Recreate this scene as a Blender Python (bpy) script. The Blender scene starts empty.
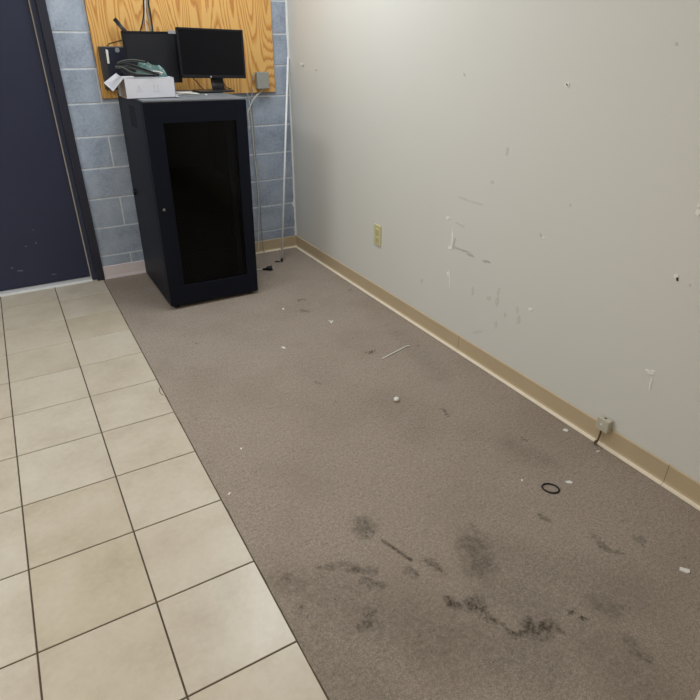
import bpy, bmesh, math, random
from mathutils import Vector, Matrix, noise
random.seed(7)
scene = bpy.context.scene
col = scene.collection

# ------------------------------------------------------------------ camera numbers
F_PX = 570.9025
CAM = Vector((-0.405689, -4.326016, 1.564147))
YAW, PITCH, ROLL = 0.526694, -0.49819, 0.005131
cy_, sy_ = math.cos(YAW), math.sin(YAW)
cp_, sp_ = math.cos(PITCH), math.sin(PITCH)
FW = Vector((sy_ * cp_, cy_ * cp_, sp_))
RT0 = Vector((cy_, -sy_, 0))
UP0 = RT0.cross(FW)
RT = math.cos(ROLL) * RT0 + math.sin(ROLL) * UP0
UP = -math.sin(ROLL) * RT0 + math.cos(ROLL) * UP0
XR = 1.5744            # right wall
TT, WA, TY0 = 0.3405, 0.3259, -0.258   # tile size, first column width, first row line
ZC = 2.74
XL, YF = -3.4, -7.0


def on(px, py, axis, v):
    """point of the real plane (axis = v) that the survey sight line through px,py meets"""
    d = RT * ((px - 350) / F_PX) - UP * ((py - 350) / F_PX) + FW
    t = (v - CAM[axis]) / d[axis]
    return CAM + d * t


# ------------------------------------------------------------------ materials
def lin(c):
    return tuple(((x / 255) / 12.92 if x / 255 <= 0.04045 else ((x / 255 + 0.055) / 1.055) ** 2.4) for x in c) + (1.0,)


class NT:
    def __init__(self, name):
        self.m = bpy.data.materials.new(name)
        self.m.use_nodes = True
        self.t = self.m.node_tree
        self.b = self.t.nodes['Principled BSDF']

    def n(self, kind, **kw):
        nd = self.t.nodes.new(kind)
        for k, v in kw.items():
            setattr(nd, k, v)
        return nd

    def l(self, a, b):
        self.t.links.new(a, b)

    def math(self, op, a, b=None, c=None, clamp=False):
        nd = self.n('ShaderNodeMath', operation=op, use_clamp=clamp)
        for i, v in enumerate((a, b, c)):
            if v is None:
                continue
            if isinstance(v, (int, float)):
                nd.inputs[i].default_value = v
            else:
                self.l(v, nd.inputs[i])
        return nd.outputs[0]

    def mix(self, fac, a, b):
        nd = self.n('ShaderNodeMix', data_type='RGBA')
        if isinstance(fac, (int, float)):
            nd.inputs['Factor'].default_value = fac
        else:
            self.l(fac, nd.inputs['Factor'])
        for key, v in ((6, a), (7, b)):
            if isinstance(v, tuple):
                nd.inputs[key].default_value = v
            else:
                self.l(v, nd.inputs[key])
        return nd.outputs[2]

    def noise(self, vec, scale, detail=3.0, rough=0.5, out=0):
        nd = self.n('ShaderNodeTexNoise')
        nd.inputs['Scale'].default_value = scale
        nd.inputs['Detail'].default_value = detail
        nd.inputs['Roughness'].default_value = rough
        self.l(vec, nd.inputs['Vector'])
        return nd.outputs[out]

    def pos(self):
        return self.n('ShaderNodeNewGeometry').outputs['Position']

    def ramp(self, fac, stops):
        nd = self.n('ShaderNodeValToRGB')
        el = nd.color_ramp.elements
        while len(el) < len(stops):
            el.new(0.5)
        for e, (p, c) in zip(el, stops):
            e.position = p
            e.color = c
        self.l(fac, nd.inputs[0])
        return nd.outputs[0]

    def bump(self, h, strength=0.3, dist=0.002):
        nd = self.n('ShaderNodeBump')
        nd.inputs['Strength'].default_value = strength
        nd.inputs['Distance'].default_value = dist
        self.l(h, nd.inputs['Height'])
        self.l(nd.outputs[0], self.b.inputs['Normal'])

    def smooth(self, v, lo, hi):
        nd = self.n('ShaderNodeMapRange', interpolation_type='SMOOTHSTEP')
        self.l(v, nd.inputs[0])
        nd.inputs[1].default_value = lo
        nd.inputs[2].default_value = hi
        return nd.outputs[0]


def plain(name, rgb, rough=0.5, metal=0.0, var=0.06, scale=30.0, bump=0.0, spec=0.5):
    m = NT(name)
    c = lin(rgb)
    p = m.n('ShaderNodeTexCoord').outputs['Object']
    nz = m.noise(p, scale, 4)
    dark = tuple(x * (1 - var * 2) for x in c[:3]) + (1,)
    lite = tuple(min(1, x * (1 + var * 2)) for x in c[:3]) + (1,)
    m.l(m.mix(nz, dark, lite), m.b.inputs['Base Color'])
    m.b.inputs['Roughness'].default_value = rough
    m.b.inputs['Metallic'].default_value = metal
    m.b.inputs['Specular IOR Level'].default_value = spec
    if bump:
        m.bump(nz, bump, 0.002)
    return m.m


M = {}
M['ceiling'] = plain('ceiling_white', (243, 242, 238), 0.9)
M['door'] = plain('navy_door_paint', (35, 40, 64), 0.5, var=0.05, scale=6)
M['frame'] = plain('navy_frame_paint', (46, 51, 72), 0.4, var=0.05, scale=9)
M['frameface'] = plain('dark_frame_paint', (34, 36, 50), 0.45, var=0.1, scale=14)
M['beige_strip'] = plain('beige_weatherstrip', (196, 184, 168), 0.6)
M['threshold'] = plain('pale_threshold_metal', (206, 206, 204), 0.4, 0.3)
M['scuffwhite'] = plain('pale_scuff', (104, 107, 124), 0.8)
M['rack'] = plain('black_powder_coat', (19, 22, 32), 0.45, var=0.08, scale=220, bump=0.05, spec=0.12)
M['rackin'] = plain('black_rack_interior', (112, 117, 132), 0.6, spec=0.2)
M['equipment'] = plain('black_equipment', (6, 6, 7), 0.6, spec=0.1)
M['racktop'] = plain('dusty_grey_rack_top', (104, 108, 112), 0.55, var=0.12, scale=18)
M['vent'] = plain('black_vent_holes', (12, 12, 14), 0.8)
M['chrome'] = plain('chrome', (200, 200, 205), 0.2, 1.0)
M['rubber'] = plain('black_rubber', (18, 18, 19), 0.6)
M['plastic_black'] = plain('black_plastic', (22, 22, 24), 0.38, var=0.05)
M['bezel'] = plain('black_bezel', (17, 18, 25), 0.4, var=0.05, spec=0.3)
M['screen'] = plain('matte_dark_screen', (12, 12, 16), 0.3, var=0.02, spec=0.15)
M['screen_grey'] = plain('matte_charcoal_screen', (30, 30, 34), 0.5, var=0.02, spec=0.25)
M['wallbox'] = plain('dark_navy_box', (30, 33, 48), 0.42, var=0.08)
M['wallboxside'] = plain('dark_box_side', (48, 46, 50), 0.5, var=0.1)
M['silver'] = plain('silver_logo', (175, 178, 182), 0.35, 0.6)
M['sticker'] = plain('white_sticker', (222, 220, 214), 0.6, var=0.03)
M['greytab'] = plain('grey_tab', (150, 150, 150), 0.6)
M['whitebox'] = plain('white_card', (212, 212, 220), 0.7, var=0.02, scale=12)
M['boxin'] = plain('brown_card_inside', (176, 160, 146), 0.8)
M['boxmark'] = plain('faint_grey_print', (190, 190, 199), 0.8)
M['pouch'] = plain('dark_green_plastic', (74, 104, 100), 0.4, var=0.15, scale=26)
M['strapgrey'] = plain('grey_green_strap', (78, 82, 76), 0.7, var=0.2, scale=60)
M['strapblack'] = plain('black_strap', (22, 22, 24), 0.6, var=0.15)
M['paper'] = plain('white_paper', (225, 222, 214), 0.8, var=0.03)
M['cablewhite'] = plain('white_cable', (208, 205, 196), 0.5, var=0.05)
M['cablegrey'] = plain('grey_cable', (150, 148, 144), 0.5, var=0.08)
M['cableblack'] = plain('black_cable', (26, 25, 27), 0.5)
M['jbox'] = plain('grey_box_plastic', (152, 152, 146), 0.55, var=0.04)
M['ivory'] = plain('ivory_plastic', (206, 198, 152), 0.45, var=0.03)
M['ivorydark'] = plain('ivory_shaded_slots', (140, 130, 92), 0.6)
M['jack'] = plain('beige_jack_plastic', (190, 184, 166), 0.5, var=0.05)
M['brown'] = plain('brown_cable', (88, 68, 44), 0.6)
M['pole'] = plain('pale_grey_pole', (236, 237, 238), 0.4, 0.0, var=0.04)
M['basetan'] = plain('tan_vinyl_base', (190, 170, 138), 0.5, var=0.05, scale=7)
M['basepale'] = plain('pale_pinkish_base', (218, 206, 208), 0.5, var=0.03, scale=8)
M['basecream'] = plain('cream_base_toe', (226, 213, 190), 0.55, var=0.05, scale=20)
M['caulk'] = plain('white_caulk', (236, 235, 231), 0.7, var=0.04)
M['seam'] = plain('base_seam_dark', (120, 104, 78), 0.7)
M['card'] = plain('pale_beige_card', (214, 204, 184), 0.6, var=0.03)
M['grout'] = plain('brown_grout', (82, 70, 56), 0.9, var=0.15, scale=50)
M['wallscuff'] = plain('grey_wall_scuff', (205, 203, 195), 0.8, var=0.03, scale=80)
M['wallscuffdark'] = plain('dark_wall_scuff', (186, 183, 174), 0.8, var=0.06, scale=80)
M['wallhole'] = plain('dark_wall_hole', (60, 55, 48), 0.9)
M['wallchip'] = plain('white_wall_chip', (238, 236, 230), 0.8, var=0.02)


def mat_wall():
    m = NT('offwhite_wall_paint')
    p = m.pos()
    n1 = m.noise(p, 1.3, 3)
    c = m.mix(n1, lin((214, 212, 204)), lin((218, 216, 209)))
    m.l(c, m.b.inputs['Base Color'])
    m.b.inputs['Roughness'].default_value = 0.55
    m.b.inputs['Specular IOR Level'].default_value = 0.3
    m.bump(m.noise(p, 130, 3), 0.08, 0.001)
    return m.m


M['wall'] = mat_wall()


def mat_block():
    m = NT('blue_grey_block_paint')
    p = m.pos()
    n1 = m.noise(p, 5, 5, 0.65)
    n2 = m.noise(p, 60, 5, 0.7)
    f = m.math('ADD', m.math('MULTIPLY', n1, 0.6), m.math('MULTIPLY', n2, 0.4))
    c = m.ramp(f, [(0.33, lin((128, 138, 154))), (0.5, lin((160, 171, 187))), (0.67, lin((182, 191, 204)))])
    m.l(c, m.b.inputs['Base Color'])
    m.b.inputs['Roughness'].default_value = 0.55
    h = m.math('ADD', n2, m.math('MULTIPLY', m.noise(p, 220, 3), 0.6))
    m.bump(h, 0.8, 0.004)
    return m.m


M['block'] = mat_block()
M['mortar'] = plain('painted_mortar', (206, 210, 214), 0.6, var=0.12, scale=25)


def mat_ply():
    m = NT('pine_plywood_face')
    p = m.n('ShaderNodeTexCoord').outputs['Object']
    mp = m.n('ShaderNodeMapping')
    mp.inputs['Scale'].default_value = (5.2, 1.0, 0.62)
    mp.inputs['Location'].default_value = (0.35, 0.0, 1.37)
    m.l(p, mp.inputs['Vector'])
    n1 = m.noise(mp.outputs[0], 1.0, 1.2, 0.4)
    mp2 = m.n('ShaderNodeMapping')
    mp2.inputs['Scale'].default_value = (60, 1.0, 4.0)
    m.l(p, mp2.inputs['Vector'])
    n2 = m.noise(mp2.outputs[0], 1.0, 2.5, 0.6)
    mp3 = m.n('ShaderNodeMapping')
    mp3.inputs['Scale'].default_value = (230, 1.0, 5.0)
    m.l(p, mp3.inputs['Vector'])
    n3 = m.noise(mp3.outputs[0], 1.0, 2, 0.6)
    ring = m.math('ADD', m.math('MULTIPLY', n1, 27.0), m.math('MULTIPLY', n2, 0.8))
    saw = m.math('FRACT', ring)
    c = m.ramp(saw, [(0.0, lin((228, 180, 104))), (0.45, lin((230, 184, 110))), (0.66, lin((214, 158, 82))),
                     (0.88, lin((188, 124, 60))), (0.97, lin((206, 150, 84)))])
    c = m.mix(m.math('MULTIPLY', n3, 0.3), c, lin((176, 120, 58)))
    m.l(c, m.b.inputs['Base Color'])
    m.b.inputs['Roughness'].default_value = 0.5
    m.bump(n3, 0.1, 0.001)
    return m.m


M['ply'] = mat_ply()
M['plyedge'] = plain('plywood_edge', (120, 80, 44), 0.8, var=0.25, scale=120)


def mat_tile():
    m = NT('beige_ceramic_tile')
    p = m.pos()
    sx = m.n('ShaderNodeSeparateXYZ')
    m.l(p, sx.inputs[0])
    ix = m.math('FLOOR', m.math('DIVIDE', m.math('ADD', sx.outputs[0], WA), TT))
    iy = m.math('FLOOR', m.math('DIVIDE', m.math('SUBTRACT', sx.outputs[1], TY0), TT))
    cv = m.n('ShaderNodeCombineXYZ')
    m.l(ix, cv.inputs[0])
    m.l(iy, cv.inputs[1])
    wn = m.n('ShaderNodeTexWhiteNoise', noise_dimensions='2D')
    m.l(cv.outputs[0], wn.inputs[0])
    off = m.n('ShaderNodeVectorMath', operation='ADD')
    m.l(p, off.inputs[0])
    m.l(wn.outputs[1], off.inputs[1])
    n1 = m.noise(off.outputs[0], 5, 5, 0.6)
    n2 = m.noise(off.outputs[0], 45, 4, 0.6)
    f = m.math('ADD', m.math('MULTIPLY', n1, 0.7), m.math('MULTIPLY', n2, 0.3))
    c = m.ramp(f, [(0.28, lin((182, 171, 154))), (0.5, lin((197, 188, 172))), (0.75, lin((208, 201, 189)))])
    tint = m.mix(wn.outputs[0], lin((244, 238, 228)), lin((255, 253, 251)))
    mm = m.n('ShaderNodeMix', data_type='RGBA', blend_type='MULTIPLY')
    mm.inputs['Factor'].default_value = 1.0
    m.l(c, mm.inputs[6])
    m.l(tint, mm.inputs[7])
    m.l(mm.outputs[2], m.b.inputs['Base Color'])
    m.b.inputs['Roughness'].default_value = 0.33
    m.b.inputs['Specular IOR Level'].default_value = 0.6
    m.bump(n2, 0.06, 0.002)
    return m.m


M['tile'] = mat_tile()


def mat_carpet():
    m = NT('grey_brown_carpet')
    p = m.pos()
    fine = m.noise(p, 240, 3, 0.8)
    mid = m.noise(p, 85, 4, 0.7)
    big = m.noise(p, 2.2, 4, 0.6)
    f = m.math('ADD', m.math('MULTIPLY', fine, 0.66), m.math('MULTIPLY', mid, 0.34))
    c = m.ramp(f, [(0.39, lin((127, 118, 107))), (0.5, lin((152, 139, 127))), (0.62, lin((179, 166, 153)))])
    c = m.mix(m.math('MULTIPLY', m.smooth(big, 0.40, 0.68), 0.3), c, lin((128, 115, 101)))
    # trodden-in dirt: each spot has its own place, outline and strength
    warp = m.noise(p, 26, 4, 0.7, out=1)
    w1 = m.n('ShaderNodeVectorMath', operation='SUBTRACT')
    m.l(warp, w1.inputs[0])
    w1.inputs[1].default_value = (0.5, 0.5, 0.5)
    w2 = m.n('ShaderNodeVectorMath', operation='SCALE')
    m.l(w1.outputs[0], w2.inputs[0])
    w2.inputs['Scale'].default_value = 0.10
    wp = m.n('ShaderNodeVectorMath', operation='ADD')
    m.l(p, wp.inputs[0])
    m.l(w2.outputs[0], wp.inputs[1])
    # pixel a, pixel b (a capsule between them), radius (m), strength
    spots = [((364, 524), (366, 530), 0.035, 0.55), ((383, 541), (411, 560), 0.0062, 0.75),
             ((425, 560), (443, 571), 0.014, 0.55), ((408, 570), (415, 576), 0.012, 0.5),
             ((318, 570), (345, 566), 0.016, 0.5), ((352, 570), (372, 572), 0.018, 0.6),
             ((364, 582), (380, 586), 0.018, 0.55), ((370, 612), (366, 624), 0.035, 0.62),
             ((348, 630), (344, 640), 0.02, 0.3), ((297, 612), (304, 611), 0.014, 0.65),
             ((277, 581), (292, 579), 0.018, 0.45), ((452, 602), (456, 606), 0.020, 0.8),
             ((470, 603), (478, 606), 0.026, 0.85), ((480, 608), (494, 622), 0.013, 0.8),
             ((494, 622), (516, 635), 0.014, 0.75), ((516, 636), (530, 628), 0.018, 0.75),
             ((532, 628), (547, 627), 0.032, 0.85), ((474, 545), (482, 567), 0.055, 0.5),
             ((472, 528), (480, 540), 0.018, 0.35), ((573, 615), (583, 618), 0.010, 0.8),
             ((595, 600), (612, 610), 0.045, 0.35), ((625, 607), (626, 608), 0.006, 1.0),
             ((630, 642), (640, 655), 0.024, 0.5), ((679, 677), (680, 679), 0.005, 1.0),
             ((540, 514), (547, 519), 0.012, 0.6), ((602, 546), (618, 554), 0.014, 0.5),
             ((636, 537), (642, 541), 0.012, 0.35), ((590, 536), (600, 540), 0.01, 0.4),
             ((367, 353), (374, 351), 0.013, 0.75), ((300, 300), (303, 299), 0.013, 0.6),
             ((303, 311), (307, 311), 0.016, 0.5), ((318, 383), (319, 384), 0.010, 0.6),
             ((443, 409), (448, 415), 0.009, 0.7), ((349, 290), (351, 290), 0.010, 0.5),
             ((416, 346), (418, 346), 0.008, 0.8), ((523, 438), (524, 439), 0.006, 0.8),
             ((600, 445), (606, 449), 0.009, 0.9), ((194, 343), (197, 343), 0.008, 0.5),
             ((510, 445), (545, 460), 0.05, 0.18), ((268, 600), (278, 620), 0.02, 0.3),
             ((330, 600), (440, 640), 0.12, 0.30), ((300, 640), (360, 690), 0.12, 0.26), ((290, 585), (350, 590), 0.06, 0.3), ((500, 590), (545, 610), 0.08, 0.28),
             ((440, 640), (540, 660), 0.10, 0.28), ((500, 560), (620, 590), 0.10, 0.2), ((590, 640), (640, 690), 0.10, 0.22),
             ((415, 590), (419, 592), 0.008, 0.8), ((445, 667), (452, 670), 0.01, 0.3),
             ((400, 335), (440, 375), 0.06, 0.12), ((300, 365), (420, 430), 0.09, 0.08)]
    tot = None
    for (a, b, r, s) in spots:
        s = min(1.25, s * 1.35)
        A = on(a[0], a[1], 2, 0)
        B = on(b[0], b[1], 2, 0)
        ab = B - A
        L2 = max(ab.length_squared, 1e-9)
        rel = m.n('ShaderNodeVectorMath', operation='SUBTRACT')
        m.l(p if b == (411, 560) else wp.outputs[0], rel.inputs[0])
        rel.inputs[1].default_value = A
        dot = m.n('ShaderNodeVectorMath', operation='DOT_PRODUCT')
        m.l(rel.outputs[0], dot.inputs[0])
        dot.inputs[1].default_value = ab / L2
        t = m.math('MULTIPLY', dot.outputs['Value'], 1.0, clamp=True)
        sc = m.n('ShaderNodeVectorMath', operation='SCALE')
        sc.inputs[0].default_value = ab
        m.l(t, sc.inputs['Scale'])
        df = m.n('ShaderNodeVectorMath', operation='SUBTRACT')
        m.l(rel.outputs[0], df.inputs[0])
        m.l(sc.outputs[0], df.inputs[1])
        ln = m.n('ShaderNodeVectorMath', operation='LENGTH')
        m.l(df.outputs[0], ln.inputs[0])
        mask = m.math('MULTIPLY', m.smooth(ln.outputs['Value'], r * 1.9, r * 0.1), s)
        tot = mask if tot is None else m.math('MAXIMUM', tot, mask)
    g1 = m.smooth(m.noise(p, 120, 4, 0.8), 0.40, 0.60)
    g2 = m.smooth(m.noise(p, 36, 4, 0.7), 0.36, 0.62)
    grain = m.math('ADD', m.math('MULTIPLY', g1, 0.35), m.math('MULTIPLY', g2, 0.45))
    fac = m.math('MULTIPLY', tot, m.math('ADD', grain, 0.2), clamp=True)
    c = m.mix(fac, c, lin((60, 53, 44)))
    vo = m.n('ShaderNodeTexVoronoi')
    vo.inputs['Scale'].default_value = 48
    m.l(wp.outputs[0], vo.inputs['Vector'])
    dots = m.math('MULTIPLY', m.smooth(vo.outputs['Distance'], 0.34, 0.12), m.smooth(m.noise(p, 17, 3, 0.6), 0.46, 0.60))
    dots = m.math('MULTIPLY', dots, m.smooth(tot, 0.12, 0.5))
    c = m.mix(m.math('MULTIPLY', dots, 0.6), c, lin((50, 44, 36)))
    # scattered trodden specks
    sp = m.smooth(m.noise(p, 60, 2, 0.5), 0.70, 0.76)
    c = m.mix(m.math('MULTIPLY', sp, 0.45), c, lin((84, 74, 64)))
    st_ = m.n('ShaderNodeMapping')
    st_.inputs['Rotation'].default_value = (0, 0, 0.5)
    st_.inputs['Scale'].default_value = (16, 70, 1)
    m.l(p, st_.inputs['Vector'])
    fl = m.smooth(m.noise(st_.outputs[0], 1.0, 3, 0.6), 0.56, 0.72)
    c = m.mix(m.math('MULTIPLY', fl, 0.22), c, lin((96, 84, 74)))
    m.l(c, m.b.inputs['Base Color'])
    m.b.inputs['Roughness'].default_value = 0.95
    m.b.inputs['Specular IOR Level'].default_value = 0.1
    m.bump(f, 0.6, 0.004)
    return m.m


M['carpet'] = mat_carpet()


def mat_glass():
    m = NT('smoked_door_glass')
    nz = m.noise(m.n('ShaderNodeTexCoord').outputs['Object'], 3, 2)
    tint = m.mix(nz, (0.40, 0.40, 0.43, 1), (0.44, 0.44, 0.47, 1))
    tr = m.n('ShaderNodeBsdfTransparent')
    m.l(tint, tr.inputs['Color'])
    gl = m.n('ShaderNodeBsdfGlossy')
    gl.inputs['Roughness'].default_value = 0.08
    mx = m.n('ShaderNodeMixShader')
    fr = m.n('ShaderNodeFresnel')
    fr.inputs['IOR'].default_value = 1.27
    m.l(fr.outputs[0], mx.inputs[0])
    m.l(tr.outputs[0], mx.inputs[1])
    m.l(gl.outputs[0], mx.inputs[2])
    m.l(mx.outputs[0], m.t.nodes['Material Output'].inputs['Surface'])
    return m.m


M['glass'] = mat_glass()


# ------------------------------------------------------------------ mesh helpers
def add_box(bm, lo, hi, bevel=0.0, mi=0, rot=None, seg=2):
    b2 = bmesh.new()
    bmesh.ops.create_cube(b2, size=1.0)
    lo, hi = Vector(lo), Vector(hi)
    for v in b2.verts:
        v.co = Vector((lo[i] + (v.co[i] + 0.5) * (hi[i] - lo[i]) for i in range(3)))
    if bevel:
        bmesh.ops.bevel(b2, geom=b2.edges[:], offset=bevel, segments=seg, profile=0.5, affect='EDGES')
    if rot:
        bmesh.ops.transform(b2, matrix=rot, verts=b2.verts)
    merge(bm, b2, mi)


def merge(bm, b2, mi=0):
    mp = {}
    for v in b2.verts:
        mp[v] = bm.verts.new(v.co)
    for f in b2.faces:
        try:
            nf = bm.faces.new([mp[v] for v in f.verts])
            nf.material_index = mi if mi is not None else f.material_index
            nf.smooth = f.smooth
        except ValueError:
            pass
    b2.free()


def add_prism(bm, pts, depth, mi=0):
    """pts: planar polygon (3D), extruded by vector depth"""
    d = Vector(depth)
    a = [bm.verts.new(Vector(p)) for p in pts]
    b = [bm.verts.new(Vector(p) + d) for p in pts]
    n = len(pts)
    fs = [bm.faces.new(a), bm.faces.new(b[::-1])]
    for i in range(n):
        fs.append(bm.faces.new((a[i], b[i], b[(i + 1) % n], a[(i + 1) % n])))
    for f in fs:
        f.material_index = mi
    bmesh.ops.recalc_face_normals(bm, faces=fs)


def spline(pts, n=8, closed=False):
    P = [Vector(p) for p in pts]
    out = []
    N = len(P)
    rng = N if closed else N - 1
    for i in range(rng):
        p1, p2 = P[i], P[(i + 1) % N]
        p0 = P[i - 1] if (i > 0 or closed) else p1
        p3 = P[(i + 2) % N] if (i + 2 < N or closed) else p2
        for k in range(n):
            t = k / n
            out.append(0.5 * ((2 * p1) + (p2 - p0) * t + (2 * p0 - 5 * p1 + 4 * p2 - p3) * t * t
                              + (3 * p1 - p0 - 3 * p2 + p3) * t ** 3))
    if not closed:
        out.append(P[-1])
    return out


def add_tube(bm, pts, r, seg=10, mi=0, closed=False, flat=None):
    """round tube through pts; flat=(w,h,updir) makes a strap section instead"""
    P = [Vector(p) for p in pts]
    N = len(P)
    rings = []
    prev = None
    for i in range(N):
        a = P[i - 1] if (i > 0 or closed) else P[i]
        b = P[(i + 1) % N] if (i < N - 1 or closed) else P[i]
        t = (b - a)
        t = t.normalized() if t.length > 1e-9 else Vector((0, 0, 1))
        ref = Vector(flat[2]) if flat else (prev if prev else (Vector((0, 0, 1)) if abs(t.z) < 0.9 else Vector((1, 0, 0))))
        s = t.cross(ref)
        if s.length < 1e-5:
            s = t.cross(Vector((1, 0.3, 0)))
        s.normalize()
        u = s.cross(t).normalized()
        prev = u
        rr = r[i] if isinstance(r, (list, tuple)) else r
        ring = []
        for k in range(seg):
            an = 2 * math.pi * k / seg
            ca, sa = math.cos(an), math.sin(an)
            if flat:
                # superellipse
                x = math.copysign(abs(ca) ** 0.4, ca) * flat[0] / 2
                z = math.copysign(abs(sa) ** 0.4, sa) * flat[1] / 2
            else:
                x, z = ca * rr, sa * rr
            ring.append(bm.verts.new(P[i] + s * x + u * z))
        rings.append(ring)
    fs = []
    for i in range(N if closed else N - 1):
        A, B = rings[i], rings[(i + 1) % N]
        for k in range(seg):
            fs.append(bm.faces.new((A[k], A[(k + 1) % seg], B[(k + 1) % seg], B[k])))
    if not closed:
        fs.append(bm.faces.new(rings[0][::-1]))
        fs.append(bm.faces.new(rings[-1]))
    for f in fs:
        f.material_index = mi
        f.smooth = True
    bmesh.ops.recalc_face_normals(bm, faces=fs)


def add_disc(bm, c, axis, r, depth, seg=20, mi=0, bevel=0.0):
    axis = Vector(axis).normalized()
    b2 = bmesh.new()
    bmesh.ops.create_cone(b2, cap_ends=True, segments=seg, radius1=r, radius2=r, depth=depth)
    if bevel:
        es = [e for e in b2.edges if len(e.link_faces) == 2 and any(len(f.verts) > 4 for f in e.link_faces)]
        bmesh.ops.bevel(b2, geom=es, offset=bevel, segments=2, affect='EDGES')
    q = Vector((0, 0, 1)).rotation_difference(axis).to_matrix().to_4x4()
    bmesh.ops.transform(b2, matrix=Matrix.Translation(Vector(c)) @ q, verts=b2.verts)
    merge(bm, b2, mi)


def obj(name, bm, mats, parent=None, loc=None):
    me = bpy.data.meshes.new(name)
    bm.to_mesh(me)
    bm.free()
    for mt in (mats if isinstance(mats, (list, tuple)) else [mats]):
        me.materials.append(M[mt])
    o = bpy.data.objects.new(name, me)
    col.objects.link(o)
    if parent:
        o.parent = parent
    if loc:
        o.location = loc
    return o


def centred(name, bm, mats):
    """top-level one-mesh thing with its origin at its base"""
    vs = [v.co.copy() for v in bm.verts]
    lo = Vector((min(v[i] for v in vs) for i in range(3)))
    hi = Vector((max(v[i] for v in vs) for i in range(3)))
    c = Vector(((lo.x + hi.x) / 2, (lo.y + hi.y) / 2, lo.z))
    for v in bm.verts:
        v.co -= c
    return obj(name, bm, mats, loc=c)


def tag(o, label, cat, group=None):
    o['label'] = label
    o['category'] = cat
    if group:
        o['group'] = group
    return o


def thing(name, label, cat, loc=(0, 0, 0), rot=(0, 0, 0), group=None):
    o = bpy.data.objects.new(name, None)
    o.empty_display_size = 0.05
    col.objects.link(o)
    o.location = loc
    o.rotation_euler = rot
    return tag(o, label, cat, group)


def struct(name, bm, mats, parent=None):
    o = obj(name, bm, mats, parent)
    if parent is None:
        o['kind'] = 'structure'
    return o


def B():
    return bmesh.new()


# ------------------------------------------------------------------ setting
GZ = -0.003
# tile floor with recessed grout (left of the carpet, and under the door)
bm = B()
add_box(bm, (XL, YF, -0.06), (0.0, 0.10, GZ), mi=1)
g = 0.0026
xs = [0.0, -WA]
while xs[-1] > XL:
    xs.append(xs[-1] - TT)
ys = [TY0 + TT]
while ys[-1] > YF:
    ys.append(ys[-1] - TT)
for i in range(len(xs) - 1):
    for j in range(len(ys) - 1):
        x1, x0 = xs[i], max(xs[i + 1], XL)
        y1, y0 = min(ys[j], 0.10), max(ys[j + 1], YF)
        if x1 - x0 < 0.02 or y1 - y0 < 0.02:
            continue
        x1b = x1 - (0.0 if i == 0 else g)
        add_box(bm, (x0 + g, y0 + g, -0.02), (x1b, y1 - g, 0.0), bevel=0.0012, mi=0, seg=1)
struct('floor', bm, ['tile', 'grout'])

# carpet, with a slightly ragged cut edge along the tiles
bm = B()
pts = []
N = 260
for i in range(N + 1):
    y = YF + (0.0 - YF) * i / N
    pts.append((0.004 + 0.0025 * noise.noise((0, y * 9, 0)) + 0.0012 * noise.noise((3, y * 60, 0)), y, -0.02))
pts += [(XR, 0.0, -0.02), (XR, YF, -0.02)]
add_prism(bm, pts, (0, 0, 0.0205))
o = struct('floor_carpet', bm, 'carpet')
# dark strip drawn in for the shadow line between tile edge and carpet
bm = B()
add_box(bm, (-0.001, YF, -0.02), (0.0075, 0.0, 0.0004), mi=0)
struct('trim_shadow', bm, 'grout')

bm = B()
add_box(bm, (XL, YF, ZC), (XR, 0.0, ZC + 0.1))
struct('ceiling', bm, 'ceiling')

# right wall with its scuffs and chips
bm = B()
add_box(bm, (XR, YF, -0.06), (XR + 0.12, 0.2, ZC + 0.1), mi=0)


def wall_blob(cx, cyy, w, h, ang=0.0, mi=1, n=14, jag=0.35, th=0.0007):
    """irregular chip or scuff lying on the wall; w,h in photo pixels at that spot"""
    c = on(cx, cyy, 0, XR)
    ex = (on(cx + 1, cyy, 0, XR) - c)
    ey = (on(cx, cyy + 1, 0, XR) - c)
    P = []
    ca, sa = math.cos(ang), math.sin(ang)
    for k in range(n):
        a = 2 * math.pi * k / n
        rr = 1 + jag * (random.random() - 0.5) * 2
        u, v = math.cos(a) * w / 2 * rr, math.sin(a) * h / 2 * rr
        uu, vv = u * ca - v * sa, u * sa + v * ca
        q = c + ex * uu + ey * vv
        P.append((XR, q.y, q.z))
    add_prism(bm, P, (-th, 0, 0), mi)


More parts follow.
